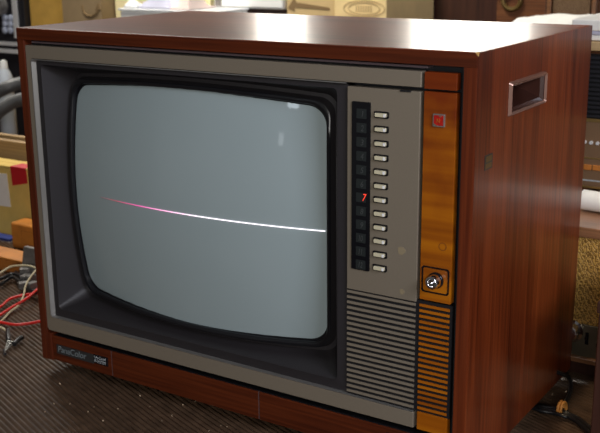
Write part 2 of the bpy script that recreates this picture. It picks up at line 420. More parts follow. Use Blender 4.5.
# channel display
b = B(); prism(b, rrect(.4995, .5220, .2145, .3990, .0012, 3), -.0004, .003); dsp = obj('channel_display', b, 'gloss_black', TV, .0003, label='tall glossy black strip of twelve windows')
pitch = (.3900-.2228)/11
for k in range(12):
    zc = .3865-k*.01505
    b = B(); prism(b, rrect(.5055, .5175, zc-.0052, zc+.0052, .0008, 2), -.0006, .001); cw = obj('channel_window', b, 'window_dark', dsp)
    s = str(k+1)
    if k == 6: text('lit_digit', '7', 'lit_digit', dsp, .5128, zc-.0032, .0112, -.0009, .25, .75, 'glowing red 7')
    else: text('digit', s, 'digit', dsp, .5092+(.0012 if len(s) == 1 else -.0012), zc-.0034, .0092, -.0008, .2, .62 if len(s) == 2 else .8)
# twelve buttons in black surrounds
from math import floor
for k in range(12):
    zc = .3871-k*.01512
    b = B(); prism(b, rrect(.5262, .5434, zc-.0036, zc+.0036, .0014, 3), -.0004, .003); sb = obj('button_surround', b, 'gloss_black', TV)
    b = B(); prism(b, rrect(.5282, .5412, zc-.0021, zc+.0020, .0008, 2), -.0028, .001); cb = obj('channel_button', b, 'button', sb, .0004)
    b = B(); prism(b, rrect(.5386, .5410, zc-.0017, zc+.0016, .0005, 2), -.0033, -.0024); obj('button_tip', b, 'bright_tip', sb, label='bright button end')
# silver louvres and amber louvres, 20 each
b = B(); box(b, .4930, .6200, .0027, .0100, .0635, .1925); obj('grille_backing', b, 'black', TV)
for k in range(20):
    zt = .1885-k*.00626
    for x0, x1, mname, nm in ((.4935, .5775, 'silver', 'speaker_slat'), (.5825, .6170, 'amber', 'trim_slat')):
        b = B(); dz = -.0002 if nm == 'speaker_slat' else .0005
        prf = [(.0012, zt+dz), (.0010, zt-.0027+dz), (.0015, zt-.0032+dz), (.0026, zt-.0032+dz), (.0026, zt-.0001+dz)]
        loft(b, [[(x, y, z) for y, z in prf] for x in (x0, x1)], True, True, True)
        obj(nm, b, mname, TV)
b = B(); prism(b, [(.4935,.1898),(.4935,.1889),(.5785,.1889),(.5785,.1898)], .004, .012); obj('grille_rail', b, 'black', TV)
# amber wood column
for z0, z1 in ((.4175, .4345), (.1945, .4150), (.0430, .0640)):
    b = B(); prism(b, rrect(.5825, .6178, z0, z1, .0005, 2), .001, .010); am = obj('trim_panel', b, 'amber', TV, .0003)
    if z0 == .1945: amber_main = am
b = B(); cs_ = lambda r_: [(.6075+r_*math.cos(2*PI*i/24), .0007, .2560+r_*math.sin(2*PI*i/24)) for i in range(24)]
loft(b, [cs_(.0044), cs_(.0037)]); obj('ring_stain', b, 'ring_mark', amber_main)
# emblem
b = B(); prism(b, rrect(.5935, .6065, .3805, .3935, .0005, 2), -.0008, .002); em = obj('emblem', b, 'lip', TV, .0002, label='small red square badge in a silver frame')
b = B(); prism(b, rrect(.5948, .6052, .3818, .3922, .0003, 2), -.0011, .001); obj('emblem_face', b, 'red', em)
text('emblem_letter', 'N', 'ochre_mark', em, .5978, .3848, .0060, -.0014, 0, .9)
b = B(); prism(b, [(.5950,.3820),(.5985,.3820),(.5952,.3838)], -.0014, -.0008); prism(b, [(.6000,.3915),(.6040,.3920),(.6022,.3905)], -.0014, -.0008); obj('emblem_wear', b, 'brass', em)
# lock square and knob
b = B()
lo = rrect(.5845, .6160, .2035, .2325, .0030, 5); li = rrect(.5862, .6143, .2052, .2308, .0024, 5)
loft(b, [P3(lo, .0018), P3(lo, .0004), P3(li, .0004), P3(li, .0018)]); obj('knob_frame', b, 'gloss_black', TV, label='black rounded square outline')
kx, kz = .6010, .2185
b = B(); lathe(b, (kx, .002, kz), (0, -1, 0), [(0, .0088), (.0025, .0088), (.003, .0082)], 28); ks = obj('power_knob', b, 'gloss_black', TV)
b = B(); lathe(b, (kx, -.001, kz), (0, -1, 0), [(0, .0072), (.002, .0076), (.009, .0070), (.0105, .0060), (.0108, .0040), (.0098, .0034), (.0096, .0012), (.0112, .0006)], 14); obj('knob_cap', b, 'chrome', ks, .0003, label='faceted chrome cap')
# nameplates on the plinth
b = B(); box(b, .0255, .0950, .0012, .0030, .0090, .0223); nb = obj('nameplate', b, 'black_sticker', TV, .0003)
text('lettering', 'PanaColor', 'grey_mark', nb,   .0280, .0125, .0128, .0008, .15, .98)
b = B(); box(b, .0960, .1215, .0012, .0030, .0105, .0232); nb2 = obj('nameplate', b, 'gloss_black', TV, .0003)
text('lettering', 'Fully-Coated', 'white_mark', nb2, .0972, .0182, .0052, .0009, 0, .80)
text('lettering', 'IP-SYSTEM', 'white_mark', nb2, .0972, .0125, .0060, .0007, 0, .78)
b = B(); box(b, .5445, .5900, .0012, .0030, .0135, .0280); nb3 = obj('nameplate', b, 'gloss_black', TV, .0003)
text('lettering', 'CO', 'white_mark', nb3, .5465, .0190, .0085, .0008, 0, .9)
for x, y in ((.08,.05),(.56,.05),(.08,.30),(.56,.30)):
    b = B(); lathe(b, (x, y, -.0200), (0, 0, 1), [(0,.017),(.002,.019),(.022,.020)], 20); obj('foot', b, 'black', TV)

# ================================================================== BENCH AND MAT
BX0, BX1, BY0, BY1 = -1.75, 1.55, -.50, 1.95
b = B(); box(b, BX0, BX1, BY0, BY1, -.0640, -.0262)
for x in (BX0+.08, BX1-.08):
    for y in (BY0+.08, BY1-.08): box(b, x-.04, x+.04, y-.04, y+.04, -.76, -.064)
tag(obj('workbench', b, 'bench', None, .002), 'wide wooden workbench under the ribbed brown mat', 'workbench')
b = B(); ang = math.radians(-20.5); dv = Vector((math.cos(ang), math.sin(ang), 0)); nv = Vector((-math.sin(ang), math.cos(ang), 0))
c0 = Vector((0, .7, 0)); pit = .0072; prof = [(0, -.0218), (.0010, -.0220), (.0020, -.0211), (.0032, -.0203), (.0044, -.0200), (.0056, -.0206), (.0066, -.0213)]
K = 370; top = []
for k in range(-K, K):
    for s_, z in prof: top.append((k*pit+s_, z))
top = [(-K*pit-.0001, -.026)]+top+[(K*pit, -.026)]
A_ = [b.verts.new(c0+nv*s_-dv*2.6+Vector((0,0,z))) for s_, z in top]; C_ = [b.verts.new(c0+nv*s_+dv*2.6+Vector((0,0,z))) for s_, z in top]
for i in range(len(top)-1): b.faces.new((A_[i], A_[i+1], C_[i+1], C_[i]))
for co, no in (((BX0+.02,0,0),(-1,0,0)), ((BX1-.02,0,0),(1,0,0)), ((0,BY0+.02,0),(0,-1,0)), ((0,BY1-.02,0),(0,1,0))):
    bmesh.ops.bisect_plane(b, geom=b.verts[:]+b.edges[:]+b.faces[:], plane_co=co, plane_no=no, clear_outer=True)
bmesh.ops.recalc_face_normals(b, faces=b.faces)
if sum(f.normal.z for f in b.faces) < 0: bmesh.ops.reverse_faces(b, faces=b.faces)
me = bpy.data.meshes.new('ribbed_mat'); b.to_mesh(me); b.free()
tag(link('ribbed_mat', me, 'mat'), 'brown ribbed rubber mat covering the bench beneath the television', 'mat')
# crumbs
b = B()
for px, py in ((183,405),(195,402),(140,396),(150,407),(118,409),(172,416),(162,421),(103,421),(94,407),(88,412),(209,431),(221,426),(70,404),(60,384),(227,427),(552,395),(560,404),(566,392),(54,404),(45,412)):
    p = on(px, py, -.0195); s = random.uniform(.0006, .0014)
    bmesh.ops.create_icosphere(b, subdivisions=1, radius=s, matrix=Matrix.Translation(p+Vector((0,0,s*.5))) @ Euler((1,2,px)).to_matrix().to_4x4() @ Matrix.Diagonal((1.5,.8,.7,1)))
tag(obj('crumbs', b, 'crumb'), 'pale crumbs and dust specks scattered over the dark ribbed mat', 'crumbs', kind='stuff')

# ================================================================== LEFT BACKGROUND
ZM = -.0198
def carton(name, label, cat, x0, x1, y0, y1, z1, mat, rz=0, z0=ZM, tape=True, group=None):
    piv = ((x0+x1)/2, (y0+y1)/2, 0)
    t = thing(name, label, cat, (piv[0], piv[1], z0), group)
    b = B(); box(b, x0, x1, y0, y1, z0, z1-.004, rz, piv); obj('body', b, mat, t, .002)
    for a, c in ((y0, (y0+y1)/2-.0008), ((y0+y1)/2+.0008, y1)):
        b = B(); box(b, x0, x1, a, c, z1-.004, z1, rz, piv); obj('flap', b, mat, t, .001)
    return t
# yellow carton with white label and red tape
Y = .44
a = at(-60, 166, Y); c = at(37, 166, Y)
t = carton('cardboard_carton', 'yellow cardboard carton with red tape and white paper label left of the television', 'box', a.x, c.x+.012, Y, Y+.05, .128, 'card_yellow')
p0, p1 = at(10, 160, Y), at(27, 186, Y)
b = B(); prism(b, [(p0.x, .1285), (p0.x+.002, p1.z-.004), (p1.x+.003, p1.z+.006), (p1.x+.001, .1285)], Y-.0012, Y+.0002); box(b, p0.x, p1.x, Y-.001, Y+.03, .128, .129); obj('red_tape', b, 'red_tape', t)
q0, q1 = at(-25, 170, Y), at(11, 206, Y)
b = B(); prism(b, [(q0.x, q0.z), (q1.x-.004, q0.z+.003), (q1.x, q1.z-.002), (q0.x, q1.z-.006)], Y-.0008, Y+.0002); obj('paper_label', b, 'white_paper', t)
# wooden box on top edge behind the carton
Y = .52; a, c = at(-40, 142, Y), at(34, 142, Y)
t = thing('wooden_crate', 'plain pale wooden crate edge showing above the yellow carton', 'crate', ((a.x+c.x)/2, Y+.1, ZM))
zt = at(10, 141, Y).z
b = B(); box(b, a.x, c.x, Y, Y+.015, zt-.055, zt); box(b, a.x, c.x, Y, Y+.015, ZM, zt-.06); obj('front_board', b, 'pine', t, .002)
b = B(); box(b, a.x, a.x+.015, Y+.0155, Y+.045, ZM, zt); obj('side_board', b, 'pine', t, .002)
b = B(); box(b, c.x-.015, c.x, Y+.0155, Y+.045, ZM, zt); obj('side_board', b, 'pine', t, .002)
b = B(); box(b, a.x, c.x, Y+.0455, Y+.058, ZM, zt); obj('back_board', b, 'pine', t, .002)
# orange case standing in front of the carton
Y = .385; p, q = at(10, 222, Y), at(46, 222, Y)
t = thing('orange_box', 'upright orange-brown box with faint embossed lines in front of the yellow carton', 'box', ((p.x+q.x)/2, Y+.02, ZM))
b = B(); box(b, p.x, q.x, Y, Y+.04, ZM, p.z); obj('body', b, 'orange', t, .004, seg=3)
b = B(); z_ = p.z; cx_ = (p.x+q.x)/2-.003
loft(b, [P3(rrect(cx_-.018, cx_+.016, z_-.040, z_-.012, .004, 4), Y-.0003), P3(rrect(cx_-.0165, cx_+.0145, z_-.0385, z_-.0135, .003, 4), Y-.0005)]); obj('embossed_border', b, 'orange_dark', t)
Y = .272; p, q = at(-60, 256, Y), at(31, 254, Y)
t = thing('leather_case', 'low orange-brown leather case lying on the mat at the far left', 'case', ((p.x+q.x)/2, Y+.02, ZM))
b = B(); box(b, p.x, q.x, Y, Y+.045, ZM, ZM+.024); obj('body', b, 'orange_dark', t, .003)
b = B(); box(b, p.x+.002, q.x-.002, Y-.001, Y+.0455, ZM+.0245, ZM+.028); obj('cover', b, 'orange', t, .001)
# blue pen and white strip lying on that
p, q = at(-25, 235, .41), at(11, 232, .41)
b = B(); cyl(b, (p.x, .40, .0), (q.x, .40, .004), .004, n=12); cyl(b, (q.x, .40, .004), (q.x+.008, .40, .0048), .003, .001, n=12)
pen = None; b.free()
# shelf strip holding the pen: thin white binder
Y = .408; p, q = at(-40, 240, Y), at(10, 243, Y)
t = thing('white_binder', 'thin white binder with a blue spine edge beside the orange box', 'binder', ((p.x+q.x)/2, Y+.012, ZM))
b = B(); box(b, p.x, q.x, Y, Y+.024, ZM, q.z-.004); obj('cover', b, 'card_yellow', t, .001)
b = B(); box(b, p.x, q.x, Y-.001, Y+.024, q.z-.0038, q.z+.002); obj('white_band', b, 'white_paper', t, .0005)
M['blue'] = plain('blue', (.03,.06,.28), .4)
b = B(); box(b, p.x, q.x, Y-.0012, Y+.022, q.z+.0025, q.z+.008); obj('blue_spine', b, 'blue', t, .0005)

# flexible ducts
def duct(name, pts, r, label):
    b = B(); tube(b, pts, r, 18, 20, .17)
    tag(obj(name, b, 'duct', smooth=False), label, 'hose', 'grey ducts left of the television')
Y = .98
duct('flexible_duct', [at(-70,112,Y), at(-20,100,Y), at(6,88,Y), at(24,83,Y), at(60,84,Y), at(120,110,Y), Vector((-.42,Y,ZM+.019))], .0155, 'upper grey corrugated flexible duct behind the television at left')
duct('flexible_duct', [at(-50,150,Y-.06), at(-12,122,Y-.06), at(4,108,Y-.06), at(24,99,Y-.06), at(60,100,Y-.06), at(120,126,Y-.06), Vector((-.46,Y-.06,ZM+.018))], .015, 'lower grey corrugated flexible duct curving down at left')
# white bottle
Y = 1.10; p = at(3, 60, Y)
t = thing('plastic_bottle', 'pale blue-white plastic bottle standing behind the grey ducts', 'bottle', (p.x, Y, ZM))
b = B(); lathe(b, (p.x, Y, ZM), (0,0,1), [(0,.020),(.004,.024),(p.z-ZM-.055,.024),(p.z-ZM-.035,.018),(p.z-ZM-.025,.011)], 28); obj('body', b, 'bottle', t, smooth=True)
b = B(); lathe(b, (p.x, Y, p.z-.0248), (0,0,1), [(0,.012),(.02,.011),(.025,.006)], 20); obj('cap', b, 'white_plastic', t, smooth=True)
# black round item behind the duct at right (coil of cable)
# rack of black equipment
Y = 1.20; x1 = at(24.5, 20, Y).x
t = thing('equipment_rack', 'black electronic rack unit with six pale round buttons at upper left', 'equipment', (x1-.2, Y+.15, ZM))
b = B(); box(b, x1-.42, x1, Y, Y+.3, ZM, .62); obj('case', b, 'rack_black', t, .003)
p = at(13.5, 10, Y); q = at(18, 10, Y)
b = B(); box(b, p.x, q.x, Y-.006, Y, at(16, 38, Y).z, .615); obj('edge_rail', b, 'alu', t, .001)
for zz0, zz1 in ((45.0, 41.5), (52.5, 48.5)):
    b = B(); box(b, x1-.42, q.x, Y-.010, Y, at(5, zz0, Y).z, at(5, zz1, Y).z); obj('panel_rail', b, 'alu', t, .001)
for i, px in enumerate((5.8, 11.2)):
    for j, py in enumerate((18, 24, 30)):
        p = at(px, py, Y); b = B(); lathe(b, (p.x, Y, p.z), (0,-1,0), [(0,.0105),(.006,.0105),(.008,.008)], 18); obj('round_button', b, 'pale_button', t, smooth=True)
p = at(1, 6, Y); b = B(); lathe(b, (p.x, Y, p.z), (0,-1,0), [(0,.03),(.02,.028),(.022,.02)], 24); obj('large_dial', b, 'grey_plug', t, smooth=True)
# grey connector bundle with dark cable
def on_(px, py, z=.0): v = on(px, py, z); return v
t = thing('connector_bundle', 'tangle of grey multi-pin connectors and black leads beside the television', 'connectors', tuple(on(34, 285, ZM)))
o0 = on(34, 285, ZM)
zt = .004
b = B()
for k in range(9):
    p = on(28+random.uniform(-5, 9), 270+k*2.4, ZM+.008); s = .006
    box(b, p.x-s, p.x+s, p.y-.009, p.y+.009, ZM+.001+.004*(k % 3), ZM+.013+.004*(k % 3), random.uniform(-.8, .8))
obj('plug', b, 'grey_plug', t, .0015)
# slanted grey ribbon header rising behind it
p, q = at(24, 268, .27), at(38, 246, .27)
b = B(); box(b, p.x-.004, q.x+.02, .268, .276, ZM, q.z-.006); 
bmesh.ops.transform(b, matrix=Matrix.Translation((p.x,0,0)) @ Matrix(((1,0,.25,0),(0,1,0,0),(0,0,1,0),(0,0,0,1))) @ Matrix.Translation((-p.x,0,0)), verts=b.verts)
obj('flat_connector', b, 'grey_plug', t, .001)
b = B()
for pts in (((-20,287),(0,279),(14,274),(26,279),(34,284)), ((0,285),(12,277),(20,282),(30,290),(40,291)), ((16,272),(20,277),(26,288),(36,293))):
    tube(b, [on(px, py, ZM+.006+.002*i) for i, (px, py) in enumerate(pts)], .0032, 8)
obj('black_lead', b, 'black_cable', t, smooth=True)
# red leads, cream lead
for pts, lab in ((((-25,322,.001),(0,307,.003),(10,299,.004),(24,295,.006),(42,293,.004),(60,292,.003)), 'upper red wire curving in beside the television'),
                 (((-25,332,.001),(0,315,.003),(14,306,.004),(26,299,.012),(38,289,.014),(50,280,.006)), 'middle red wire crossing over the upper one at left'),
                 (((-25,318,.001),(0,322,.002),(14,324.5,.002),(28,323.5,.002),(42,321,.002),(60,319,.002)), 'lowest red wire running straight to the cabinet corner')):
    b = B(); tube(b, [on(px, py, ZM+.0024+h) for px, py, h in pts], .0024, 10)
    tag(obj('red_wire', b, 'red_wire', smooth=True), lab, 'wire', 'red test leads at left')
for pts, lab in ((((-20,282,.012),(0,273,.02),(10,267,.026),(20,265.5,.032),(30,266,.034),(38,269,.034)), 'cream wire arching over the orange case'),
                 (((-25,338,.001),(0,322,.001),(10,312,.002),(18,306,.004),(23,297,.008),(26,285,.020),(32,275,.030),(40,266,.036)), 'long cream wire descending across the red wires'),
                 (((-25,318,0),(-8,325,.001),(0,327,.001),(5,330,.001),(8,333,.002)), 'short cream wire ending at the crocodile clip')):
    b = B(); tube(b, [on(px, py, ZM+.0018+h) for px, py, h in pts], .0017, 10)
    tag(obj('cream_wire', b, 'cream_wire', smooth=True), lab, 'wire', 'cream test leads at left')
# crocodile clip
base = on(12, 345, ZM)
t = thing('crocodile_clip', 'small metal crocodile clip with black rubber boots on the mat', 'clip', tuple(base))
P_ = lambda px, py, h: on(px, py, ZM+h)
b = B(); tube(b, [P_(8,330,.006), P_(8,336,.006), P_(8.5,341,.005)], .0040, 12); obj('rubber_boot', b, 'black_cable', t, smooth=True)
b = B(); tube(b, [P_(14,344,.005), P_(18,340,.006), P_(22,337.5,.006)], .0038, 12); obj('rubber_boot', b, 'black_cable', t, smooth=True)
b = B()
for pa, pb in (((8,340,.008),(4,352,.004)), ((4,352,.004),(14,343,.004)), ((8,341,.008),(14,342,.007))):
    u, v = P_(*pa), P_(*pb); cyl(b, u, v, .0012, .0007, 8)
x_ = [P_(8,342,.005), P_(11,343,.005), P_(5,350,.003)]
f = [b.verts.new(q) for q in x_]+[b.verts.new(q+Vector((0,0,-.0014))) for q in x_]; bmesh.ops.convex_hull(b, input=f)
obj('metal_jaw', b, 'alu_dull', t)
b = B(); tube(b, [P_(4,350,.004), P_(5,354,.004)], .0022, 8); obj('jaw_tip', b, 'black_cable', t, smooth=True)

# ================================================================== BACK ROW ON THE BENCH
Y = 1.2
def xs(px, Y=Y): return at(px, 12, Y).x
# ochre panel carton far left
carton('cardboard_box', 'ochre cardboard box next to the black rack behind the television', 'box', xs(24.8), xs(66), Y+.02, Y+.25, .505, 'card_ochre')
t = carton('cardboard_box', 'dull brown cardboard box with a curved arrow mark behind the cabinet', 'box', xs(70), xs(109), Y-.03, Y+.2, .47, 'card_grey')
c_ = at(92, 14, Y-.03)
b = B(); tube(b, [(c_.x-.035,Y-.0305,c_.z+.022),(c_.x-.028,Y-.0305,c_.z+.002),(c_.x-.005,Y-.0305,c_.z-.006),(c_.x+.02,Y-.0305,c_.z+.004),(c_.x+.026,Y-.0305,c_.z+.02)], .003, 8)
prism(b, [(c_.x+.014,c_.z+.012),(c_.x+.038,c_.z+.012),(c_.x+.027,c_.z+.030)], Y-.032, Y-.0298); obj('printed_mark', b, 'print', t)
carton('cardboard_box', 'pale yellow cardboard box behind the crinkled plastic sheet', 'box', xs(110.5), xs(206), Y+.02, Y+.22, .50, 'card_pale')
# plastic sheet heap
def blob_heap(name, label, cat, x0, x1, y0, y1, z0, h, mat, seed, nx=26, ny=12, amp=.5):
    rnd = random.Random(seed); b = B(); ph = [(rnd.uniform(20, 90), rnd.uniform(20, 90), rnd.uniform(0, 6)) for _ in range(6)]
    g = []
    for i in range(nx+1):
        row = []
        for j in range(ny+1):
            u, v = i/nx, j/ny; x = x0+(x1-x0)*u; y = y0+(y1-y0)*v
            e_ = min(1, min(u, 1-u, v, 1-v)*6)
            z = z0+h*e_*(1-amp/2+amp/2*sum(math.sin(x*a+y*c+p) for a, c, p in ph)/6*2)
            row.append(b.verts.new((x, y, max(z0, z))))
        g.append(row)
    for i in range(nx):
        for j in range(ny): b.faces.new((g[i][j], g[i+1][j], g[i+1][j+1], g[i][j+1]))
    bd = [g[i][0] for i in range(nx+1)]+[g[nx][j] for j in range(1, ny+1)]+[g[i][ny] for i in range(nx-1, -1, -1)]+[g[0][j] for j in range(ny-1, 0, -1)]
    lo_ = [b.verts.new((v.co.x, v.co.y, z0-.004)) for v in bd]
    for i in range(len(bd)): b.faces.new((bd[i], lo_[i], lo_[(i+1) % len(bd)], bd[(i+1) % len(bd)]))
    b.faces.new(lo_)
    return obj(name, b, mat, smooth=False)
zs_ = at(150, 12, 1.12).z
# low storage tray carrying the sheet
t = thing('storage_tray', 'low grey storage tray under the crinkled plastic behind the television', 'tray', ((xs(125,1.05)+xs(216,1.05))/2, 1.13, ZM))
b = B(); box(b, xs(120, 1.05), xs(214, 1.05), 1.05, 1.19, ZM, .392); obj('body', b, 'white_plastic', t, .004)
b = B(); box(b, xs(119, 1.05), xs(214.5, 1.05), 1.045, 1.193, .3922, .398); obj('rim', b, 'clear', t, .002)
o = blob_heap('plastic_bag', '', '', xs(150,1.1), xs(180,1.1), 1.06, 1.17, .4025, .04, 'lilac_cloth', 3, amp=.9)
tag(o, 'crumpled bag with lilac and white contents, left on the tray', 'bag', 'bags on the tray')
o = blob_heap('plastic_bag', '', '', xs(181,1.1), xs(199,1.1), 1.06, 1.17, .4025, .045, 'pink_cloth', 9, amp=.9)
tag(o, 'crumpled bag with pinkish contents, right on the tray', 'bag', 'bags on the tray')
o = blob_heap('plastic_sheet', '', '', xs(137,1.1), xs(149,1.1), 1.05, 1.18, .4025, .02, 'clear', 5, amp=.9)
tag(o, 'small crinkled clear plastic sheet at the left end of the tray', 'sheet')
# white unit on dark base
t = thing('white_instrument', 'white instrument case on a dark base behind the television top', 'instrument', ((xs(222)+xs(284))/2, Y+.1, ZM))
zb = at(250, 9, Y).z
b = B(); box(b, xs(219), xs(285.5), Y+.01, Y+.2, ZM, zb); obj('dark_base', b, 'dark_wood', t, .003)
b = B(); box(b, xs(215), xs(284), Y-.005, Y+.19, zb+.0005, zb+.06); obj('white_case', b, 'white_plastic', t, .006)
b = B(); box(b, xs(217), xs(223), Y-.007, Y-.0052, zb+.006, zb+.03); obj('grey_panel', b, 'grey_plug', t)
# two cartons
t = carton('cardboard_box', 'darker brown cardboard box with printed arrow, left of the lighter one', 'box', xs(287), xs(335.5), Y, Y+.24, .485, 'card_tan')
c_ = at(312, 7, Y); b = B(); prism(b, [(c_.x-.07,c_.z-.004),(c_.x-.05,c_.z+.022),(c_.x-.045,c_.z+.010),(c_.x+.05,c_.z+.000),(c_.x+.05,c_.z-.006),(c_.x-.05,c_.z-.002),(c_.x-.05,c_.z-.012)], Y-.001, Y+.0002); obj('printed_mark', b, 'print', t)
t = carton('cardboard_box', 'light tan cardboard box with a faint printed oval behind the television', 'box', xs(336.5), xs(388.5), Y-.01, Y+.24, .485, 'card_light')
c_ = at(364, 8.5, Y-.01)
def ell(rx, rz, n=36): return [(c_.x+rx*math.cos(2*PI*i/n), c_.z+rz*math.sin(2*PI*i/n)) for i in range(n)]
b = B()
for rx in (.056, .043):
    loft(b, [P3(ell(rx, rx*.36), Y-.0102), P3(ell(rx, rx*.36), Y-.011), P3(ell(rx-.0028, rx*.36-.0028), Y-.011), P3(ell(rx-.0028, rx*.36-.0028), Y-.0102)])
for k in range(7): box(b, c_.x-.022+k*.0065, c_.x-.0185+k*.0065, Y-.011, Y-.0102, c_.z-.007, c_.z+.007)
obj('printed_oval', b, 'card_tan', t)
# dark cabinet
t = thing('dark_cabinet', 'nearly black wooden cabinet behind the right half of the television top', 'cabinet', (.0, Y+.4, ZM))
b = B(); box(b, xs(391,1.45), xs(547,1.45), 1.45, 1.8, ZM, .52); obj('body', b, 'dark_wood', t, .003)
p = at(513, 0, 1.45); b = B(); 
tubepts = [(p.x+.022*math.cos(a), 1.443, p.z+.022*math.sin(a)) for a in [2*PI*i/16 for i in range(17)]]
tube(b, tubepts, .006, 8, 3); obj('ring_pull', b, 'bronze_sticker', t, smooth=True)
b = B(); box(b, xs(497,1.45), xs(546,1.45), 1.447, 1.4498, .33, .51); obj('door', b, 'brown_wood', t, .001)
# vintage speaker
t = thing('vintage_speaker', 'vintage wooden speaker with brown cloth front at the upper right back', 'speaker', (xs(590,1.45), 1.6, ZM))
b = B(); box(b, xs(548.5,1.45), xs(660,1.45), 1.452, 1.75, ZM, .53); obj('cabinet', b, 'brown_wood', t, .002)
b = B(); box(b, xs(552,1.44), xs(589,1.44), 1.444, 1.4515, .2, .52); obj('speaker_cloth', b, 'brown_cloth', t)
for px in (546.5, 591.5):
    b = B(); box(b, xs(px,1.44), xs(px+4.5,1.44), 1.438, 1.4517, .1, .53); obj('pillar', b, 'shelf_wood', t, .001)
# cloth-covered low box carrying the white papers
t = thing('wooden_stand', 'low wooden stand under the white cloth behind the television', 'stand', (xs(545,1.15), 1.2, ZM))
b = B(); box(b, xs(503,1.1), xs(640,1.1), 1.1, 1.32, ZM, .372); obj('body', b, 'brown_wood', t, .003)
o = blob_heap('white_cloth', '', '', xs(500,1.1), xs(583,1.1), 1.095, 1.30, .3765, .028, 'white_paper', 21, amp=.25)
tag(o, 'folded white cloth lying on the stand right behind the television top', 'cloth')

# ================================================================== RIGHT: AMPLIFIER, RADIO
YA = .366
xl = .58; xr = 1.12
zc = at(590, 232, YA).z; zb1 = at(585, 325, YA).z; zb0 = at(585, 357, YA).z
print('amp z', zc, zb1, zb0)
t = thing('valve_amplifier', 'low vintage amplifier cabinet with gold woven cloth and metal control strip right of the television', 'amplifier', (.85, .55, ZM))
b = B(); box(b, xl, xr, YA+.012, .74, ZM, zc-.0085); obj('body', b, 'dark_wood', t, .001)
b = B(); box(b, xl, xr, YA-.004, .745, zc-.008, zc+.006); obj('top_board', b, 'shelf_wood', t, .0015)
b = B(); box(b, xl+.004, xr-.004, YA, YA+.0115, zb1+.001, zc-.0085); obj('speaker_cloth', b, 'gold_cloth', t)
b = B(); box(b, xl+.004, xr-.004, YA, YA+.0115, zb0, zb1); mp_ = obj('control_strip', b, 'metal_panel', t, .0008)
p = at(572, 330, YA)
b = B(); lathe(b, (p.x, YA, p.z), (0,-1,0), [(0,.016),(.003,.016),(.005,.013),(.014,.012),(.0165,.010),(.017,0)], 28); obj('control_knob', b, 'chrome', t, smooth=True)
p = at(587, 338, YA); b = B(); box(b, p.x-.0022, p.x+.0022, YA-.0015, YA, p.z-.009, p.z+.008); box(b, p.x-.0012, p.x+.0012, YA-.007, YA-.001, p.z-.001, p.z+.003); obj('slide_switch', b, 'gloss_black', t)
p = at(600, 345, YA); b = B(); lathe(b, (p.x, YA, p.z), (0,-1,0), [(0,.005),(.004,.005),(.006,.003)], 16); obj('control_knob', b, 'chrome', t, smooth=True)
b = B(); box(b, xl, xr, YA-.006, YA+.0118, zb0-.0075, zb0-.0002); obj('bottom_ledge', b, 'shelf_wood', t, .001)
# radio receiver on it
YR = .56; zr0 = zc+.0062
zr1 = at(592, 50, YR).z
t = thing('radio_receiver', 'old radio receiver with black louvres and gold-trimmed dial standing on the amplifier', 'radio', (.8, .65, zr0))
z_lv = at(590, 121, YR).z; z_d0 = at(590, 188, YR).z
b = B(); box(b, .545, 1.05, YR+.008, .73, zr0+.006, zr1); obj('case', b, 'brown_wood', t, .002)
b = B(); box(b, .550, 1.045, YR+.004, YR+.0078, z_lv+.004, zr1-.006); obj('louvre_panel', b, 'black', t)
nl = 14
for k in range(nl):
    z = z_lv+.006+(zr1-.012-z_lv)*k/nl
    b = B(); box(b, .552, 1.043, YR-.002, YR+.0042, z, z+.0038); obj('louvre', b, 'rack_black', t)
b = B(); box(b, .548, 1.047, YR-.001, YR+.0078, z_lv-.001, z_lv+.0038); obj('gold_strip', b, 'gold_trim', t)
b = B(); box(b, .548, 1.047, YR, YR+.0078, z_d0, z_lv-.0012); obj('dial_panel', b, 'radio_panel', t)
zm_ = at(590, 158, YR).z
b = B(); box(b, .549, 1.046, YR-.0012, YR-.0001, zm_-.001, zm_+.001); box(b, .549, 1.046, YR-.0012, YR-.0001, z_d0, z_d0+.003); obj('dial_line', b, 'gold_trim', t)
for i in range(8):
    p = at(585+i*6.4, 142+i*.6, YR); b = B(); lathe(b, (p.x, YR, p.z), (0,-1,0), [(0,.0028),(.003,.0026)], 14); obj('indicator', b, 'alu', t)
for i in range(4):
    p = at(588+i*9, 167+i*.8, YR); b = B(); box(b, p.x-.006, p.x+.006, YR-.003, YR, p.z-.004, p.z+.004); obj('push_button', b, 'orange_dark', t, .0008)
for i in range(5):
    p = at(586+i*6, 180+i*.6, YR); b = B(); box(b, p.x-.005, p.x+.005, YR-.0012, YR, p.z-.001, p.z+.001); obj('dial_marking', b, 'white_mark', t)
for x in (.575, 1.02):
    b = B(); box(b, x-.012, x+.012, YR+.02, YR+.05, zr0, zr0+.006); obj('foot', b, 'black', t)
# board + papers on the radio
b = B(); box(b, .54, 1.02, .545, .72, zr1+.0005, zr1+.013); tag(obj('wooden_board', b, 'pine', None, .001), 'thin tan board lying on the radio beneath the papers', 'board')
zp = zr1+.0135
prev = zp
for k, (h, mt, lab) in enumerate(((.008,'white_paper','white papers at the bottom of the pile on the board'), (.006,'lilac_cloth','bluish folded sheet in the middle of the pile on the board'), (.016,'white_paper','thick white folded paper on top of the pile on the board'))):
    b = B(); box(b, .537+.004*k, .95, .552+.004*k, .70, prev+.0003, prev+h, .03*(k-1)); prev += h
    tag(obj('paper_stack', b, mt, None, .002), lab, 'paper', 'papers on the radio')
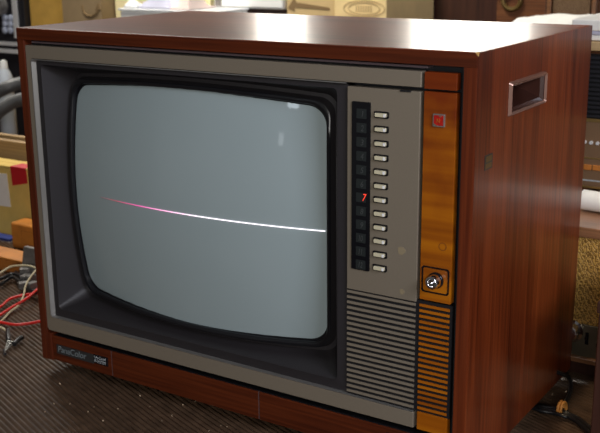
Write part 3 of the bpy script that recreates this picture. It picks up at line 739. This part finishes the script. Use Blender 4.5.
# rolled paper on the amplifier in front of the radio
r_ = .0145; zr = zc+.0062+r_
p = at(580.5, 211, .44)
d_ = Vector((1, -.12, 0)).normalized()
ra = Vector((p.x, .45, zr)); rb_ = ra+d_*.28
b = B(); n = 40; u = Vector((0,0,1)); v = d_.cross(u)
loops = []
for q in (ra, rb_):
    lp = []
    for i in range(n*2+1):
        a_ = 2*PI*i/n; rr = r_-.0022*(i/n)
        lp.append(q+u*math.cos(a_)*rr+v*math.sin(a_)*rr)
    loops.append(lp)
loft(b, loops, False); o = obj('paper_roll', b, 'white_paper', smooth=False)
sm = o.modifiers.new('solid', 'SOLIDIFY'); sm.thickness = .0006; sm.offset = 0
tag(o, 'rolled white paper lying on the amplifier in front of the radio', 'paper roll')

# dark cabinet at the right edge
xa = at(590, 433, .12).x
t = thing('wooden_cabinet', 'dark wooden cabinet edge cut off by the right border of the photo', 'cabinet', (xa+.1, .2, ZM))
b = B(); box(b, xa, xa+.018, .12, .30, ZM, .170); obj('side_panel', b, 'dark_wood', t, .0015)
b = B(); box(b, xa+.0185, xa+.25, .125, .30, ZM, .150); obj('front_panel', b, 'dark_wood', t, .0015)
b = B(); box(b, xa-.002, xa+.252, .118, .302, .1705, .184); obj('top_panel', b, 'dark_wood', t, .0015)

# mains cord with tie
t = thing('power_cord', 'black mains cord folded into a bundle behind the television corner', 'cord', tuple(on(560, 408, ZM)))
zz = ZM+.0038
b = B(); tube(b, [on(556,372,.012), on(562,374,.005), on(568,377,zz), on(571,384,zz), on(570,393,zz), on(567,400,zz), on(564,409,zz+.002), on(560,412,zz+.003)], .0028, 10); obj('cord', b, 'black_cable', t, smooth=True)
b = B(); 
for dy in (0, 3.2, 6.2):
    tube(b, [on(533,406+dy*.3,zz), on(541,407+dy*.6,zz+.001), on(552,408+dy*.75,zz+.001), on(561,409+dy,zz+.002), on(567,411+dy,zz+.001)], .0027, 10)
obj('folded_loops', b, 'black_cable', t, smooth=True)
b = B(); tube(b, [on(562,411,zz+.002), on(570,415,zz), on(579,419.5,zz), on(588,427,zz), on(598,438,zz), on(612,452,zz)], .0033, 10); tube(b, [on(563,414,zz+.001), on(572,418.5,zz), on(580,424,zz), on(590,434,zz), on(600,446,zz)], .0028, 10); obj('cord', b, 'black_cable', t, smooth=True)
b = B()
cen = on(561.5, 415, ZM+.001)+Vector((0,0,.0085)); axd = (on(567,413,zz)-on(555,409,zz)).normalized(); side = axd.cross(Vector((0,0,1))).normalized()
for dx in (-.0020, .0020):
    tube(b, [cen+axd*dx+side*math.cos(2*PI*i/14)*.0068+Vector((0,0,1))*(math.sin(2*PI*i/14)*.0092) for i in range(15)], .0021, 8, 3)
obj('twist_tie', b, 'tie', t, smooth=True, label='orange twist tie')

# ================================================================== ROOM
YW = 2.6
b = B(); box(b, -4, 4, -3.2, YW, -.80, -.76); struct('floor', b, 'floor')
wins = [(-1.50, -1.22), (-.77, -.28)]
z0w, z1w = .60, 1.55
b = B()
edges = [-4]+[e_ for w_ in wins for e_ in w_]+[4]
for i in range(0, len(edges), 2): box(b, edges[i], edges[i+1], YW, YW+.12, -.76, 2.4)
for w_ in wins:
    box(b, w_[0], w_[1], YW, YW+.12, -.76, z0w); box(b, w_[0], w_[1], YW, YW+.12, z1w, 2.4)
struct('wall_back', b, 'wall')
for i, w_ in enumerate(wins):
    b = B(); box(b, w_[0], w_[1], YW+.05, YW+.055, z0w, z1w); struct('window_%d' % (i+1), b, 'pane')
b = B(); box(b, -3.2, -3.1, -3.2, YW, -.76, 2.4); struct('wall_left', b, 'wall')

# ================================================================== LIGHT
def area(name, loc, target, sx_, sy_, power, col):
    l = bpy.data.lights.new(name, 'AREA'); l.shape = 'RECTANGLE'; l.size = sx_; l.size_y = sy_; l.energy = power; l.color = col
    o = bpy.data.objects.new(name, l); COL.objects.link(o); o.location = loc
    o.rotation_euler = (Vector(target)-Vector(loc)).to_track_quat('-Z', 'Y').to_euler(); return o
area('window_light_right', (1.85, -.7, 1.0), (.35, 0, .3), .6, .4, 16, (.86,.88,1))
area('window_light_front_right', (1.55, -1.95, .72), (.3, 0, .3), .7, .4, 16, (1,.97,.93))
area('window_light_far_left', (-.47, -3.8, 1.09), (.4, 0, .39), .16, .34, 1.5, (.8,.9,1))
area('window_light_far_low', (-.62, -3.85, .45), (.4, 0, .34), .08, .18, .11, (.9,.95,1))
area('window_light_left', (-2.6, 2.3, 2.6), (-.2, 0, 0), 1.3, 1.1, 42, (1,.96,.9))
fill_light = area('back_row_fill', (-.7, .5, 2.2), (-.35, 1.15, .4), .9, .3, 12, (1,.95,.85)); fill_light.data.spread = math.radians(70)  # added fill to brighten the back-row fronts, no such fixture known
l = bpy.data.lights.new('gap_fill_spot', 'SPOT'); l.energy = 48; l.spot_size = math.radians(15); l.spot_blend = .7; l.shadow_soft_size = .04; l.color = (1,.78,.5)  # added warm spot to brighten cloth and mat in the right gap, source unseen
o = bpy.data.objects.new('gap_fill_spot', l); COL.objects.link(o); o.location = (.55, .10, 2.0)
o.rotation_euler = (Vector((.80, .34, .0))-o.location).to_track_quat('-Z', 'Y').to_euler()
w = bpy.data.worlds.new('world'); S.world = w; w.use_nodes = True
w.node_tree.nodes['Background'].inputs[0].default_value = (.90,.86,.80,1)
w.node_tree.nodes['Background'].inputs[1].default_value = .085
S.view_settings.view_transform = 'Standard'; S.view_settings.look = 'None'; S.view_settings.gamma = 1; S.view_settings.exposure = 0
